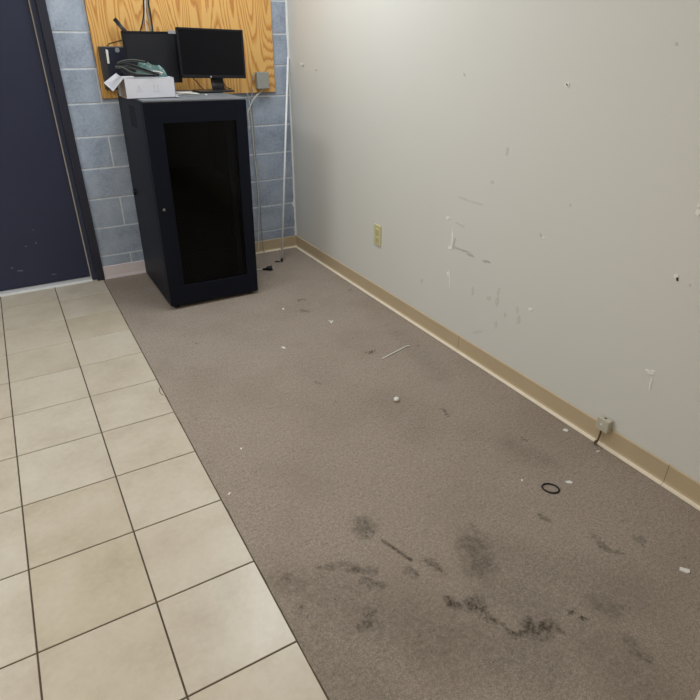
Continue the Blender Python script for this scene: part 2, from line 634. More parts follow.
R_ = math.radians
wi = 0
for a in [(470, 201, 27, 2.2, R_(17), 1), (463, 198, 10, 2.6, R_(15), 1), (480, 204, 7, 2.4, R_(20), 1),
          (452.5, 238, 1.6, 22, R_(5), 3), (450.2, 247.5, 4, 3.4, 0, 3), (454.5, 242, 1.5, 12, R_(12), 2),
          (462, 250, 19, 2.0, R_(19), 2), (470, 255, 8, 2.6, R_(30), 2), (487, 261.5, 8, 3.0, R_(12), 2),
          (449.8, 281, 1.3, 22, R_(-3), 3), (448.0, 273.5, 3.2, 3.0, 0, 3),
          (472.8, 291, 2.2, 9, 0, 1), (489, 297.5, 4.2, 5.0, 0, 1), (498.5, 291, 2.0, 8, R_(8), 1),
          (497, 301, 3.0, 9, R_(10), 1), (495.5, 325, 2.6, 6, 0, 1), (517.5, 310, 2.2, 7, 0, 1),
          (518.5, 320, 3.6, 8, R_(8), 1), (478, 332, 10, 3.0, R_(-8), 1),
          (422, 281, 3, 5, 0, 1), (448, 218, 3, 3, 0, 3), (505, 315, 2, 4, 0, 1), (460, 224, 12, 2, R_(25), 1),
          (541, 235, 1.6, 4.5, R_(-35), 2), (543.5, 237.5, 3.0, 1.0, R_(40), 3), (530.5, 309.5, 3.6, 3.2, 0, 3), (530.5, 309.6, 1.4, 1.4, 0, 2),
          (676, 276.2, 4.5, 4.0, 0, 3), (677.4, 279, 2.2, 4.2, 0, 4),
          (647.5, 370.6, 5, 1.6, R_(25), 3), (651, 373.2, 9, 2.4, R_(12), 3), (653.5, 371.2, 4, 1.4, R_(30), 3),
          (650.6, 384.5, 1.8, 9, R_(12), 3), (652.2, 379, 1.2, 5, R_(-10), 3),
          (697.8, 212.5, 4.5, 6.5, 0, 3), (699, 205, 3, 4, 0, 3),
          (567.4, 84.6, 5.0, 4.6, 0, 3), (567.4, 84.6, 1.8, 2.8, R_(-15), 4), (676, 43.5, 3, 4, 0, 1),
          (507, 151, 2.4, 8, R_(6), 1), (301.6, 64.6, 3.2, 2.6, 0, 3), (303.2, 65.6, 1.6, 1.8, 0, 2),
          (299.8, 64.4, 1.2, 1.6, 0, 1), (316, 69.6, 3, 1.6, R_(-15), 1), (464, 74.5, 2.4, 3.6, 0, 1),
          (492, 182, 3, 3.5, 0, 1), (570, 205, 2, 2, 0, 1), (690, 285, 2, 3, 0, 1)]:
    th = 0.0006 + 0.00003 * wi + (0.0012 if a[5] >= 3 else 0)
    wi += 1
    wall_blob(*a[:5], mi=a[5], th=th)
struct('wall_right', bm, ['wall', 'wallscuff', 'wallscuffdark', 'wallchip', 'wallhole'])

# left and front walls (behind the viewer)
bm = B()
add_box(bm, (XL - 0.12, YF, -0.06), (XL, 0.2, ZC + 0.1))
struct('wall_left', bm, 'wall')
bm = B()
add_box(bm, (XL - 0.12, YF - 0.12, -0.06), (XR + 0.12, YF, ZC + 0.1))
struct('wall_front', bm, 'wall')

# back wall: painted concrete block in courses, door opening at the left
H1 = 0.1744
CH = 0.2032
DL, DR, DH = -1.04, -0.04, 2.12       # rough door opening
bm = B()
add_box(bm, (DR, 0.0028, -0.06), (XR + 0.02, 0.2, ZC + 0.1), mi=1)
add_box(bm, (XL, 0.0028, -0.06), (DL, 0.2, ZC + 0.1), mi=1)
add_box(bm, (DL, 0.0028, DH), (DR, 0.2, ZC + 0.1), mi=1)
jt = 0.0052
z0 = H1 - CH
k = 0
rndb = random.Random(3)
while z0 < ZC:
    z1 = min(z0 + CH, ZC)
    zl = max(z0, 0.0)
    # joints: courses 2 and 4 above the floor course show one at x = 0.22
    if k % 2 == 0:
        js = [0.22 + 0.4064 * q for q in range(-10, 3)]
    else:
        js = [0.22 - 0.2032 + 0.012 + 0.4064 * q for q in range(-10, 0)] + [0.4232, 0.8296, 1.1]
    if k == 0:
        js.append(1.16)
    js = sorted([j for j in js if XL < j < XR - 0.05])
    xs_ = [XL] + js + [XR]
    for a, b_ in zip(xs_[:-1], xs_[1:]):
        parts = [(a, b_)]
        if zl < DH:
            np_ = []
            for (p, q) in parts:
                if q <= DL or p >= DR:
                    np_.append((p, q))
                else:
                    if p < DL:
                        np_.append((p, DL))
                    if q > DR:
                        np_.append((DR, q))
            parts = np_
        for (p, q) in parts:
            if q - p < 0.03:
                continue
            wob = (rndb.random() - 0.5) * 0.002
            add_box(bm, (p + jt, -0.0 + wob, zl + jt), (q - jt, 0.05, z1 - jt), bevel=0.0022, mi=0, seg=2)
    z0 += CH
    k += 1
struct('wall_back', bm, ['block', 'mortar'])

# ragged white caulk in the corner of block and plasterboard
bm = B()
L = []
n = 90
for i in range(n + 1):
    z = 0.1 + (ZC - 0.1) * i / n
    w = 0.012 + 0.005 * noise.noise((z * 7, 0, 0)) + (0.030 * max(0, noise.noise((z * 15, 4, 0))) if z < 0.50 else 0.0)
    L.append((XR - w, -0.006, z))
poly = L + [(XR, -0.006, ZC), (XR, -0.006, 0.1)]
add_prism(bm, poly, (0, 0.008, 0))
struct('trim_2', bm, 'caulk')

# cove bases
def base_run(bm, p0, p1, inward, h=0.098, th=0.006, toe=0.016, mi=0, mitoe=1):
    p0, p1, inn = Vector(p0), Vector(p1), Vector(inward)
    prof = [(0, 0), (0, h), (th * 0.5, h), (th, h - 0.004), (th, 0.020), (th + 0.003, 0.011), (th + toe * 0.55, 0.0055), (th + toe, 0.0035), (th + toe, 0.0)]
    a = [bm.verts.new(p0 + inn * d + Vector((0, 0, z))) for d, z in prof]
    b = [bm.verts.new(p1 + inn * d + Vector((0, 0, z))) for d, z in prof]
    fs = []
    for i in range(len(prof)):
        j = (i + 1) % len(prof)
        f = bm.faces.new((a[i], a[j], b[j], b[i]))
        f.material_index = mitoe if i in (5, 6, 7) else mi
        fs.append(f)
    fs.append(bm.faces.new(a))
    fs.append(bm.faces.new(b[::-1]))
    bmesh.ops.recalc_face_normals(bm, faces=fs)


bm = B()
seams = [0.0, -2.156, -3.437, -4.7, -5.95, YF]
for a, b_ in zip(seams[:-1], seams[1:]):
    base_run(bm, (XR, a - (0.0008 if a else 0), 0), (XR, b_ + 0.0008, 0), (-1, 0, 0))
    if a:
        add_box(bm, (XR - 0.0064, a - 0.0012, 0.004), (XR - 0.001, a + 0.0012, 0.0975), mi=2)
struct('baseboard_right', bm, ['basetan', 'basecream', 'seam'])
bm = B()
base_run(bm, (0.62, 0, 0), (XR, 0, 0), (0, -1, 0))
struct('baseboard_back', bm, ['basetan', 'basecream'])
bm = B()
base_run(bm, (0.014, 0, 0), (0.6195, 0, 0), (0, -1, 0), toe=0.004)
struct('baseboard_left', bm, ['basepale', 'basepale'])

# door: dark navy steel leaf in a steel frame
bm = B()
add_box(bm, (-0.985, 0.052, 0.024), (-0.075, 0.096, 2.03), bevel=0.002, mi=0)
for (px, py, w, h) in ((20.5, 270.8, 6, 1.0), (54, 274.2, 4, 0.8), (36, 243, 1.6, 1.2), (26, 246.3, 1.4, 1.0), (12, 268, 2.5, 0.8), (33, 230, 1, 1)):
    c = on(px, py, 1, 0.052)
    s = 0.0077
    P = []
    for q in range(10):
        an = 2 * math.pi * q / 10
        rr = 1 + 0.5 * (random.random() - 0.5)
        P.append((c.x + math.cos(an) * w * s / 2 * rr, 0.0525, c.z + math.sin(an) * h * s / 2 * rr - 0.12 * math.cos(an) * w * s / 2))
    add_prism(bm, P, (0, -0.0012, 0), 1)
door = struct('door_1', bm, ['door', 'scuffwhite'])
bm = B()
for s, xo, xi, xs2 in ((1, 0.012, -0.040, -0.066), (-1, -1.072, -1.020, -0.994)):
    lo, hi = sorted((xo, xi))
    add_box(bm, (lo, -0.012, 0.0), (hi, 0.10, 2.118), bevel=0.003, mi=1)
    lo, hi = sorted((xi, xs2))
    add_box(bm, (lo - 0.003, 0.020, 0.0), (hi + 0.003, 0.050, 2.07), bevel=0.002, mi=0)
add_box(bm, (-1.072, -0.012, 2.066), (0.012, 0.10, 2.118), bevel=0.003, mi=1)
add_box(bm, (-1.02, 0.020, 2.04), (-0.04, 0.050, 2.068), bevel=0.002, mi=0)
obj('door_frame', bm, ['frame', 'frameface'], door)
bm = B()
add_box(bm, (-0.0755, 0.036, 0.02), (-0.0695, 0.0515, 2.04), bevel=0.002)
add_box(bm, (-0.993, 0.036, 0.02), (-0.9845, 0.0515, 2.04), bevel=0.002)
o = obj('weatherstrip', bm, 'beige_strip', door)
bm = B()
prof = [(-0.99, 0.006, 0.0), (-0.99, 0.02, 0.012), (-0.99, 0.045, 0.02), (-0.99, 0.095, 0.02), (-0.99, 0.099, 0.0)]
add_prism(bm, prof, (0.92, 0, 0))
obj('threshold', bm, 'threshold', door)

# ------------------------------------------------------------------ the network cabinet
RW, RD, RH = 0.6036, 0.72, 1.236
RX, RY, RZ = 0.2951, -0.8033, 0.0291
LEAN = 0.0136
rack = thing('network_cabinet', 'tall black steel network cabinet with a smoked glass door, standing on the carpet', 'cabinet',
             (RX, RY, RZ), (0, LEAN, -0.0017))
RM = Matrix.Translation((RX, RY, RZ)) @ Matrix.Rotation(-0.0017, 4, 'Z') @ Matrix.Rotation(LEAN, 4, 'Y')
th = 0.018


def rk(name, boxes, mats, bevel=0.002, parent=rack):
    b_ = B()
    for q in boxes:
        add_box(b_, q[0], q[1], bevel=bevel, mi=(q[2] if len(q) > 2 else 0))
    return obj(name, b_, mats, parent)


# left side panel, with punched vent
bm = B()
add_box(bm, (0.0, 0.045, 0.0), (th, RD, RH - 0.012), bevel=0.002, mi=0)
for i in range(9):
    for j in range(9):
        add_box(bm, (-0.0008, 0.235 + i * 0.019, 1.065 + j * 0.0135 ), (0.002, 0.235 + i * 0.019 + 0.0135, 1.065 + j * 0.0135 + 0.008), mi=1)
side = obj('side_panel', bm, ['rack', 'vent'], rack)
bm = B()
add_disc(bm, (-0.008, 0.628, 0.612), (1, 0, 0), 0.020, 0.018, mi=0, bevel=0.003)
add_disc(bm, (-0.018, 0.620, 0.615), (1, 0, 0), 0.009, 0.006, mi=1)
lk = obj('side_lock', bm, ['plastic_black', 'chrome'], side)
rk('side_panel', [((RW - th, 0.045, 0.0), (RW, RD, RH - 0.012))], 'rack')
rk('back_panel', [((th, RD - 0.012, 0.0), (RW - th, RD, RH - 0.012))], 'rackin')
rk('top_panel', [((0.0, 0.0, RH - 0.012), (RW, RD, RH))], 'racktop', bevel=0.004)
rk('bottom_panel', [((th, 0.045, 0.0), (RW - th, RD - 0.012, 0.02))], 'rackin')
# front door
dx0, dx1, dz0, dz1 = 0.100, 0.532, 0.128, 1.112
bm = B()
add_box(bm, (0.0, 0.0, 0.0), (dx0, 0.042, RH - 0.013), bevel=0.003)
add_box(bm, (dx1, 0.0, 0.0), (RW, 0.042, RH - 0.013), bevel=0.003)
add_box(bm, (dx0 - 0.003, 0.0004, 0.0), (dx1 + 0.003, 0.042, dz0), bevel=0.003)
add_box(bm, (dx0 - 0.003, 0.0004, dz1), (dx1 + 0.003, 0.042, RH - 0.013), bevel=0.003)
dr = obj('front_door', bm, 'rack', rack)
rk('glass_pane', [((dx0 - 0.002, 0.012, dz0 - 0.002), (dx1 + 0.002, 0.017, dz1 + 0.002))], 'glass', bevel=0, parent=dr)
bm = B()
add_disc(bm, (0.040, -0.004, 0.628), (0, 1, 0), 0.0115, 0.012, mi=0, bevel=0.002)
add_disc(bm, (0.036, -0.0105, 0.633), (0, 1, 0), 0.0075, 0.004, mi=1)
obj('door_lock', bm, ['plastic_black', 'chrome'], dr)
for xx in (0.066, RW - 0.066 - 0.03):
    rk('mounting_rail', [((xx, 0.10, 0.02), (xx + 0.03, 0.13, RH - 0.02))], 'rackin')
for (fx, fy) in ((0.045, 0.055), (RW - 0.045, 0.055), (0.045, RD - 0.06), (RW - 0.045, RD - 0.06)):
    wz = (RM @ Vector((fx, fy, 0))).z
    bm = B()
    add_disc(bm, (fx, fy, -wz + 0.009 + 0.0007), (0, 0, 1), 0.022, 0.016, mi=0, bevel=0.003)
    add_disc(bm, (fx, fy, -0.5 * (wz - 0.012)), (0, 0, 1), 0.007, wz - 0.010, mi=1)
    obj('leveling_foot', bm, ['rubber', 'chrome'], rack)

# equipment visible as a darker block behind the glass
eq = thing('rack_equipment', 'black equipment stack seen dimly behind the smoked cabinet glass', 'equipment',
           RM @ Vector((0.098, 0.14, 0.0205)), (0, LEAN, -0.0017))
for i, (h0, h1) in enumerate(((0.0, 0.26), (0.265, 0.50), (0.505, 0.735))):
    b_ = B()
    add_box(b_, (0.002, 0.0, h0), (0.405, 0.46, h1), bevel=0.003)
    for s in range(5):
        add_box(b_, (0.03, -0.003, h0 + 0.03 + s * 0.04), (0.375, 0.001, h0 + 0.04 + s * 0.04), mi=0)
    u = obj('chassis', b_, ['equipment'], eq)

bm = B()
add_tube(bm, spline([(0.030, -0.001, 0.60), (0.026, -0.022, 0.605), (0.022, -0.030, 0.63), (0.026, -0.022, 0.66), (0.030, -0.001, 0.665)], 5), 0.0035, seg=8)
obj('reflection_arc', bm, 'silver', eq)  # pale crescent modelled in place of a curved light reflection in the pane

# ------------------------------------------------------------------ monitors
def rack_z(x, y):
    """height of the cabinet's top surface at world x, y"""
    loc = RM.inverted() @ Vector((x, y, RZ + RH))
    loc.z = RH
    return (RM @ loc).z


def monitor(name, label, cx, cyy, cz, yaw, tilt, roll, W, H, bez, scr, base, logo=False, tab=False):
    """panel front-face centre at cx,cyy,cz; base = (x0,x1,y0,y1) footprint in world"""
    bx, by = (base[0] + base[1]) / 2, (base[2] + base[3]) / 2
    bz = rack_z(base[1], by) + 0.0006
    bz = max(rack_z(base[0], by), rack_z(base[1], by)) + 0.0004
    root = thing(name, label, 'monitor', (bx, by, bz))
    c = Vector((cx - bx, cyy - by, cz - bz))
    Mx = Matrix.Translation(c) @ Matrix.Rotation(yaw, 4, 'Z') @ Matrix.Rotation(-tilt, 4, 'X') @ Matrix.Rotation(roll, 4, 'Y')
    b_ = B()
    add_box(b_, (-W / 2, 0.0, -H / 2), (W / 2, 0.022, H / 2), bevel=0.004, rot=Mx)
    add_box(b_, (-W * 0.36, 0.02, -H * 0.36), (W * 0.36, 0.044, H * 0.36), bevel=0.008, rot=Mx)
    # raised bezel rim
    l, r_, t, bt = bez
    for (a, d) in (((-W / 2, -0.003, -H / 2), (-W / 2 + l, 0.004, H / 2)), ((W / 2 - r_, -0.003, -H / 2), (W / 2, 0.004, H / 2)),
                   ((-W / 2, -0.003, H / 2 - t), (W / 2, 0.004, H / 2)), ((-W / 2, -0.003, -H / 2), (W / 2, 0.004, -H / 2 + bt))):
        add_box(b_, a, d, bevel=0.0012, rot=Mx, seg=1)
    obj('housing', b_, 'bezel', root)
    b_ = B()
    add_box(b_, (-W / 2 + l, -0.0008, -H / 2 + bt), (W / 2 - r_, 0.002, H / 2 - t), rot=Mx)
    obj('screen', b_, scr, root)
    if logo:
        b_ = B()
        add_disc(b_, (-0.024, -0.0034, -H / 2 + bt * 0.45), (0, 1, 0), 0.0055, 0.002, mi=0)
        bmesh.ops.transform(b_, matrix=Mx, verts=b_.verts)
        obj('logo_badge', b_, 'silver', root)
    if tab:
        b_ = B()
        add_box(b_, (W / 2 - 0.052, -0.0045, H / 2 - 0.012), (W / 2 - 0.004, 0.006, H / 2 + 0.007), bevel=0.001, rot=Mx)
        obj('corner_tab', b_, 'greytab', root)
    # neck and base
    nx = 0.028 if logo else 0.0
    nb = Vector(((Mx @ Vector((nx, 0.03, -H / 2))).x, base[3] - by - 0.055, 0.010))
    top = Mx @ Vector((nx, 0.034, -H / 2 + 0.07))
    bot = Mx @ Vector((nx, 0.030, -H / 2 - 0.01))
    b_ = B()
    add_tube(b_, spline([nb, Vector((nb.x * 0.5 + bot.x * 0.5, nb.y, nb.z * 0.6 + bot.z * 0.4)), Vector((bot.x, bot.y + 0.012, bot.z)), Vector((top.x, top.y + 0.012, top.z))], 5), 0.03, seg=16,
             flat=(0.084, 0.020, (0, 1, 0)))
    obj('neck', b_, 'plastic_black', root)
    b_ = B()
    add_box(b_, (base[0] - bx, base[2] - by, 0.0), (base[1] - bx, base[3] - by, 0.012), bevel=0.005)
    obj('stand_base', b_, 'plastic_black', root)
    return root


monitor('computer_monitor', 'right-hand black widescreen monitor on a flat stand, in front of the plywood', 0.89, -0.328, 1.480, 0.0, 0.069, 0.028,
        0.430, 0.282, (0.012, 0.012, 0.012, 0.017), 'screen', (0.752, 1.000 - 0.015, -0.425, -0.255), logo=True)
monitor('computer_monitor', 'left-hand dark monitor with a grey corner tab, behind the white box', 0.538, -0.228, 1.458, 0.06, 0.043, 0.004,
        0.336, 0.290, (0.013, 0.021, 0.012, 0.018), 'screen_grey', (0.43, 0.64, -0.262, -0.10), tab=True)

# ------------------------------------------------------------------ white box, pouch, straps
bz = rack_z(0.34, -0.58) + 0.0006
box = thing('cardboard_box', 'small white cardboard box with an open end flap on the black cabinet', 'box', (0.398, -0.575, bz))


def rel(p):
    return Vector(p) - Vector((0.398, -0.575, bz))


bh = 0.104
bm = B()
x0, x1, y0, y1 = 0.258, 0.532, -0.690, -0.462
tk = 0.003
for (lo, hi, mi) in (((x0, y0, bz), (x1, y0 + tk, bz + bh), 0), ((x0, y1 - tk, bz), (x1, y1, bz + bh), 0),
                     ((x1 - tk, y0, bz), (x1, y1, bz + bh), 0), ((x0, y0, bz), (x1, y1, bz + tk), 1),
                     ((x0 - 0.0, y0, bz + bh - tk), (x1, y1, bz + bh), 0)):
    add_box(bm, rel(lo), rel(hi), bevel=0.0008, mi=mi, seg=1)
# brown inside end, set in a little
add_box(bm, rel((x0 + 0.012, y0 + tk, bz + tk)), rel((x0 + 0.015, y1 - tk, bz + bh - tk)), mi=1)
body = obj('box_body', bm, ['whitebox', 'boxin'], box)
# faint printed handling marks on the front
for cx_, kind in ((0.33, 0), (0.425, 1)):
    bm = B()
    zc = bz + 0.052
    yy = y0 - 0.0005
    if kind == 0:
        tri = [(cx_ - 0.016, zc - 0.018), (cx_ + 0.016, zc - 0.018), (cx_ + 0.016, zc - 0.015), (cx_ - 0.016, zc - 0.015)]
        add_prism(bm, [rel((a, yy, b_)) for a, b_ in tri], (0, 0.0008, 0))
        add_prism(bm, [rel((a, yy, b_)) for a, b_ in [(cx_ - 0.010, zc - 0.012), (cx_ - 0.006, zc - 0.012), (cx_ + 0.001, zc + 0.016), (cx_ - 0.001, zc + 0.018)]], (0, 0.0008, 0))
        add_prism(bm, [rel((a, yy, b_)) for a, b_ in [(cx_ + 0.006, zc - 0.012), (cx_ + 0.010, zc - 0.012), (cx_ + 0.002, zc + 0.018), (cx_ + 0.0005, zc + 0.014)]], (0, 0.0008, 0))
    else:
        for dx in (-0.012, 0.008):
            add_prism(bm, [rel((a, yy, b_)) for a, b_ in [(cx_ + dx, zc - 0.014), (cx_ + dx + 0.004, zc - 0.014), (cx_ + dx + 0.004, zc + 0.018), (cx_ + dx, zc + 0.018)]], (0, 0.0008, 0))
        add_prism(bm, [rel((a, yy, b_)) for a, b_ in [(cx_ - 0.018, zc - 0.020), (cx_ + 0.018, zc - 0.020), (cx_ + 0.018, zc - 0.017), (cx_ - 0.018, zc - 0.017)]], (0, 0.0008, 0))
    obj('printed_mark', bm, 'boxmark', body)
# end flap, swung out and down to the left
bm = B()
q = [rel((0.259, -0.672, bz + bh - 0.001)), rel((0.262, -0.466, bz + bh + 0.016)), rel((0.188, -0.445, 1.335)), rel((0.199, -0.640, 1.303))]
nrm = (q[1] - q[0]).cross(q[3] - q[0]).normalized() * 0.0025
add_prism(bm, q, nrm)
obj('end_flap', bm, 'whitebox', box)
bm = B()
q = [rel((x1 - 0.002, y0 + 0.004, bz + 0.0012)), rel((x1 + 0.022, y0 + 0.012, bz + 0.0012)), rel((x1 + 0.018, y0 + 0.07, bz + 0.0012)), rel((x1 - 0.002, y0 + 0.08, bz + 0.0012))]
add_prism(bm, q, (0, 0, 0.0022))
obj('corner_flap', bm, 'whitebox', box)

ztop = bz + bh
# crumpled green pouch
def crumple(bm, outline, z0, z1, seed, n=26, amp=0.012, mi=0):
    """a crumpled pillow over an xy outline (quad corners a,b,c,d): lower z0, upper z1 heights per corner"""
    a, b_, c, d = [Vector(p) for p in outline]
    top, bot = [], []
    for i in range(n + 1):
        u = i / n
        rt, rb = [], []
        for j in range(n + 1):
            v = j / n
            p = (a * (1 - u) + b_ * u) * (1 - v) + (d * (1 - u) + c * u) * v
            e = min(u, 1 - u, v, 1 - v)
            puff = min(1.0, e * 5) ** 0.6
            hz = z1 * puff
            nz = noise.noise((p.x * 28 + seed, p.y * 28, seed)) * amp + abs(noise.noise((p.x * 50, p.y * 40, seed + 5))) * amp * 0.9
            wob = Vector((noise.noise((u * 5, v * 5, seed)), noise.noise((u * 5, v * 5, seed + 9)), 0)) * 0.010
            rt.append(bm.verts.new(p + wob + Vector((0, 0, max(0.002, hz + nz * puff + 0.003)))))
            rb.append(bm.verts.new(p + wob + Vector((0, 0, 0.0))))
        top.append(rt)
        bot.append(rb)
    fs = []
    for i in range(n):
        for j in range(n):
            f = bm.faces.new((top[i][j], top[i + 1][j], top[i + 1][j + 1], top[i][j + 1]))
            f.smooth = (i * 7 + j * 3) % 5 != 0
            fs.append(f)
            fs.append(bm.faces.new((bot[i][j], bot[i][j + 1], bot[i + 1][j + 1], bot[i + 1][j])))
    for s in range(n):
        for (t1, t2, b1, b2) in ((top[s][0], top[s + 1][0], bot[s][0], bot[s + 1][0]), (top[s][n], top[s + 1][n], bot[s][n], bot[s + 1][n]),
                                 (top[0][s], top[0][s + 1], bot[0][s], bot[0][s + 1]), (top[n][s], top[n][s + 1], bot[n][s], bot[n][s + 1])):
            fs.append(bm.faces.new((t1, t2, b2, b1)))
    for f in fs:
        f.material_index = mi
    bmesh.ops.recalc_face_normals(bm, faces=fs)


pz = ztop + 0.0006
bm = B()
crumple(bm, [(0.335, -0.575, pz), (0.512, -0.640, pz), (0.520, -0.520, pz), (0.385, -0.478, pz)], 0, 0.052, 3.1)
# an upstanding fold
crumple(bm, [(0.375, -0.545, pz + 0.03), (0.462, -0.560, pz + 0.03), (0.455, -0.490, pz + 0.03), (0.372, -0.490, pz + 0.03)], 0, 0.040, 8.4, amp=0.016)
pouch = centred('pouch', bm, 'pouch')
tag(pouch, 'crumpled dark green plastic pouch lying on top of the white box', 'pouch')

strap = thing('strap_bundle', 'folded black and grey straps draped over the front of the white box', 'strap', (0.36, -0.645, pz))


def st(pts, w, t, mat, name, up=(0, 0.5, 1)):
    b_ = B()
    add_tube(b_, spline([Vector(p) + Vector((0, 0, 0.007)) - Vector((0.36, -0.645, pz)) for p in pts], 8), 0.01, seg=12, flat=(w, t, up))
    return obj(name, b_, mat, strap)


st([(0.236, -0.62, pz + 0.047), (0.275, -0.635, pz + 0.040), (0.32, -0.655, pz + 0.014), (0.385, -0.672, pz + 0.006), (0.415, -0.679, pz + 0.004)], 0.026, 0.006, 'strapgrey', 'grey_strap')
st([(0.250, -0.60, pz + 0.055), (0.30, -0.62, pz + 0.060), (0.36, -0.645, pz + 0.040), (0.43, -0.668, pz + 0.013), (0.455, -0.676, pz + 0.004)], 0.030, 0.007, 'strapblack', 'black_strap')
st([(0.255, -0.585, pz + 0.062), (0.295, -0.59, pz + 0.075), (0.345, -0.60, pz + 0.078), (0.40, -0.62, pz + 0.070)], 0.022, 0.006, 'strapgrey', 'grey_strap')
st([(0.262, -0.625, pz + 0.038), (0.285, -0.64, pz + 0.012), (0.33, -0.668, pz + 0.005), (0.40, -0.684, pz + 0.0035), (0.435, -0.687, pz + 0.0035)], 0.022, 0.005, 'strapblack', 'black_strap')
st([(0.27, -0.61, pz + 0.05), (0.31, -0.628, pz + 0.043), (0.37, -0.655, pz + 0.028), (0.42, -0.672, pz + 0.012)], 0.010, 0.006, 'strapgrey', 'grey_strap')
o = st([(0.425, -0.668, pz + 0.022), (0.45, -0.672, pz + 0.019), (0.475, -0.676, pz + 0.012)], 0.022, 0.005, 'sticker', 'white_tag')

# loose bits on the cabinet top
def lay(px, py, r=0.0):
    p = on(px, py, 2, 1.266)
    z = rack_z(p.x, p.y)
    return Vector((p.x, p.y, z + r + 0.0006))


bm = B()
r = 0.0032
pp = [(0.545, -0.56), (0.60, -0.50), (0.66, -0.46), (0.72, -0.47), (0.70, -0.40), (0.62, -0.37), (0.58, -0.42), (0.64, -0.52), (0.72, -0.52)]
add_tube(bm, spline([(x, y, rack_z(x, y) + r + 0.0006 + (0.0065 if i in (6, 7) else 0)) for i, (x, y) in enumerate(pp)], 8), r, seg=8)
tag(centred('white_cable', bm, 'cablewhite'), 'loose white cable coiled on the cabinet top between the box and the stand', 'cable')
bm = B()
zz = rack_z(0.63, -0.28) + 0.0006
add_prism(bm, [(0.60, -0.33, zz), (0.735, -0.325, zz), (0.74, -0.27, zz), (0.605, -0.275, zz)], (0, 0, 0.0012))
tag(centred('paper_sheet', bm, 'paper'), 'white paper lying flat on the cabinet below the gap of the two monitors', 'paper')
bm = B()
c = lay(206, 94.3)
add_box(bm, (c.x - 0.006, c.y - 0.005, c.z), (c.x + 0.007, c.y + 0.004, c.z + 0.007), bevel=0.002)
tag(centred('white_clip', bm, 'sticker'), 'tiny white clip on the front edge of the cabinet, before the stand', 'clip')
bm = B()
r = 0.003
add_tube(bm, spline([(0.60, -0.17, 1.36), (0.66, -0.13, 1.352), (0.74, -0.12, 1.352), (0.80, -0.13, 1.335), (0.84, -0.15, 1.285), (0.86, -0.17, rack_z(0.86, -0.17) + r + 0.001)], 8), r, seg=8)
tag(centred('video_cable', bm, 'cableblack'), 'thin black cable looping behind the gap of the two monitors', 'cable')
bm = B()
add_tube(bm, spline([(0.945, -0.262, 1.345), (0.975, -0.22, 1.315), (1.01, -0.19, 1.275), (1.035, -0.18, rack_z(0.897, -0.18) + 0.003), ( 0.995 - 0.12, -0.16, rack_z(0.875, -0.16) + 0.004)], 8), r, seg=8)
tag(centred('black_cable', bm, 'cableblack'), 'black cord dropping from the right-hand monitor beside its neck', 'cable')

# ------------------------------------------------------------------ plywood board and the things on it
BX0, BX1, BZ0, BZ1 = 0.227, 1.445, 1.218, 2.437
bm = B()
add_box(bm, (0, -0.0185, 0), (BX1 - BX0, -0.0035, BZ1 - BZ0), bevel=0.001, mi=1, seg=1)
add_box(bm, (0.001, -0.0192, 0.001), (BX1 - BX0 - 0.001, -0.018, BZ1 - BZ0 - 0.001), mi=0)
o = obj('plywood_board', bm, ['ply', 'plyedge'], loc=(BX0, 0, BZ0))
tag(o, 'yellow pine plywood backboard fixed to the block wall above the cabinet', 'board')
for xx in (0.02, 0.61, BX1 - BX0 - 0.02):
    for zz in (0.03, 0.6, 1.18):
        bm = B()
        add_disc(bm, (xx, -0.0195, zz), (0, 1, 0), 0.004, 0.0012, seg=12)
        obj('screw', bm, 'ply', o)
YB = -0.0194

wb = thing('wall_box', 'flat dark navy metal box on the plywood, at the left monitor edge', 'box', (0.355, YB, 1.272))
bm = B()
W2, H2, D2 = 0.205, 0.247, 0.055
add_box(bm, (-0.102, -D2, 0), (0.102, 0, H2), bevel=0.003, mi=1)
add_box(bm, (-0.070, -D2 - 0.003, 0.004), (0.100, -D2 + 0.002, H2 - 0.004), bevel=0.0015, mi=0)
obj('housing', bm, ['wallbox', 'wallboxside'], wb)
bm = B()
o3 = Vector((0.355, YB, 1.272))
ys_ = YB - D2 - 0.0036
P = [on(a, b_, 1, ys_) - o3 for a, b_ in ((105.4, 48.8), (108.0, 50.2), (109.6, 63.4), (107.6, 63.8))]
add_prism(bm, P, (0, 0.001, 0))
obj('white_label', bm, 'sticker', wb)['label'] = 'slanted white label strip'
bm = B()
c = on(117.3, 50.2, 1, ys_) - o3
add_disc(bm, (c.x, c.y + 0.0005, c.z), (0, 1, 0), 0.014, 0.006, mi=0, bevel=0.002)
obj('silver_knob', bm, 'silver', wb)

# device with the aerial behind the left monitor
c1, c2 = on(114.3, 18.6, 1, -0.075), on(125.5, 32, 1, -0.075)
rt = thing('wireless_router', 'black paddle aerial of a device leaning out behind the left-hand monitor', 'router', (0.50, YB, 1.50))
o3 = Vector((0.50, YB, 1.50))
bm = B()
add_box(bm, (-0.085, -0.036, 0.0), (0.02, 0, 0.085), bevel=0.006)
obj('housing', bm, 'plastic_black', rt)
bm = B()
d = (c2 - c1).normalized()
base_ = c2 + d * 0.045
add_tube(bm, [c1 - o3, c2 - o3, base_ - o3], 0.01, seg=14, flat=(0.025, 0.009, (0, 1, 0)))
add_tube(bm, [base_ - o3, Vector((base_.x + 0.012, YB - 0.02, base_.z - 0.02)) - o3], 0.006, seg=8)
obj('antenna', bm, 'plastic_black', rt)

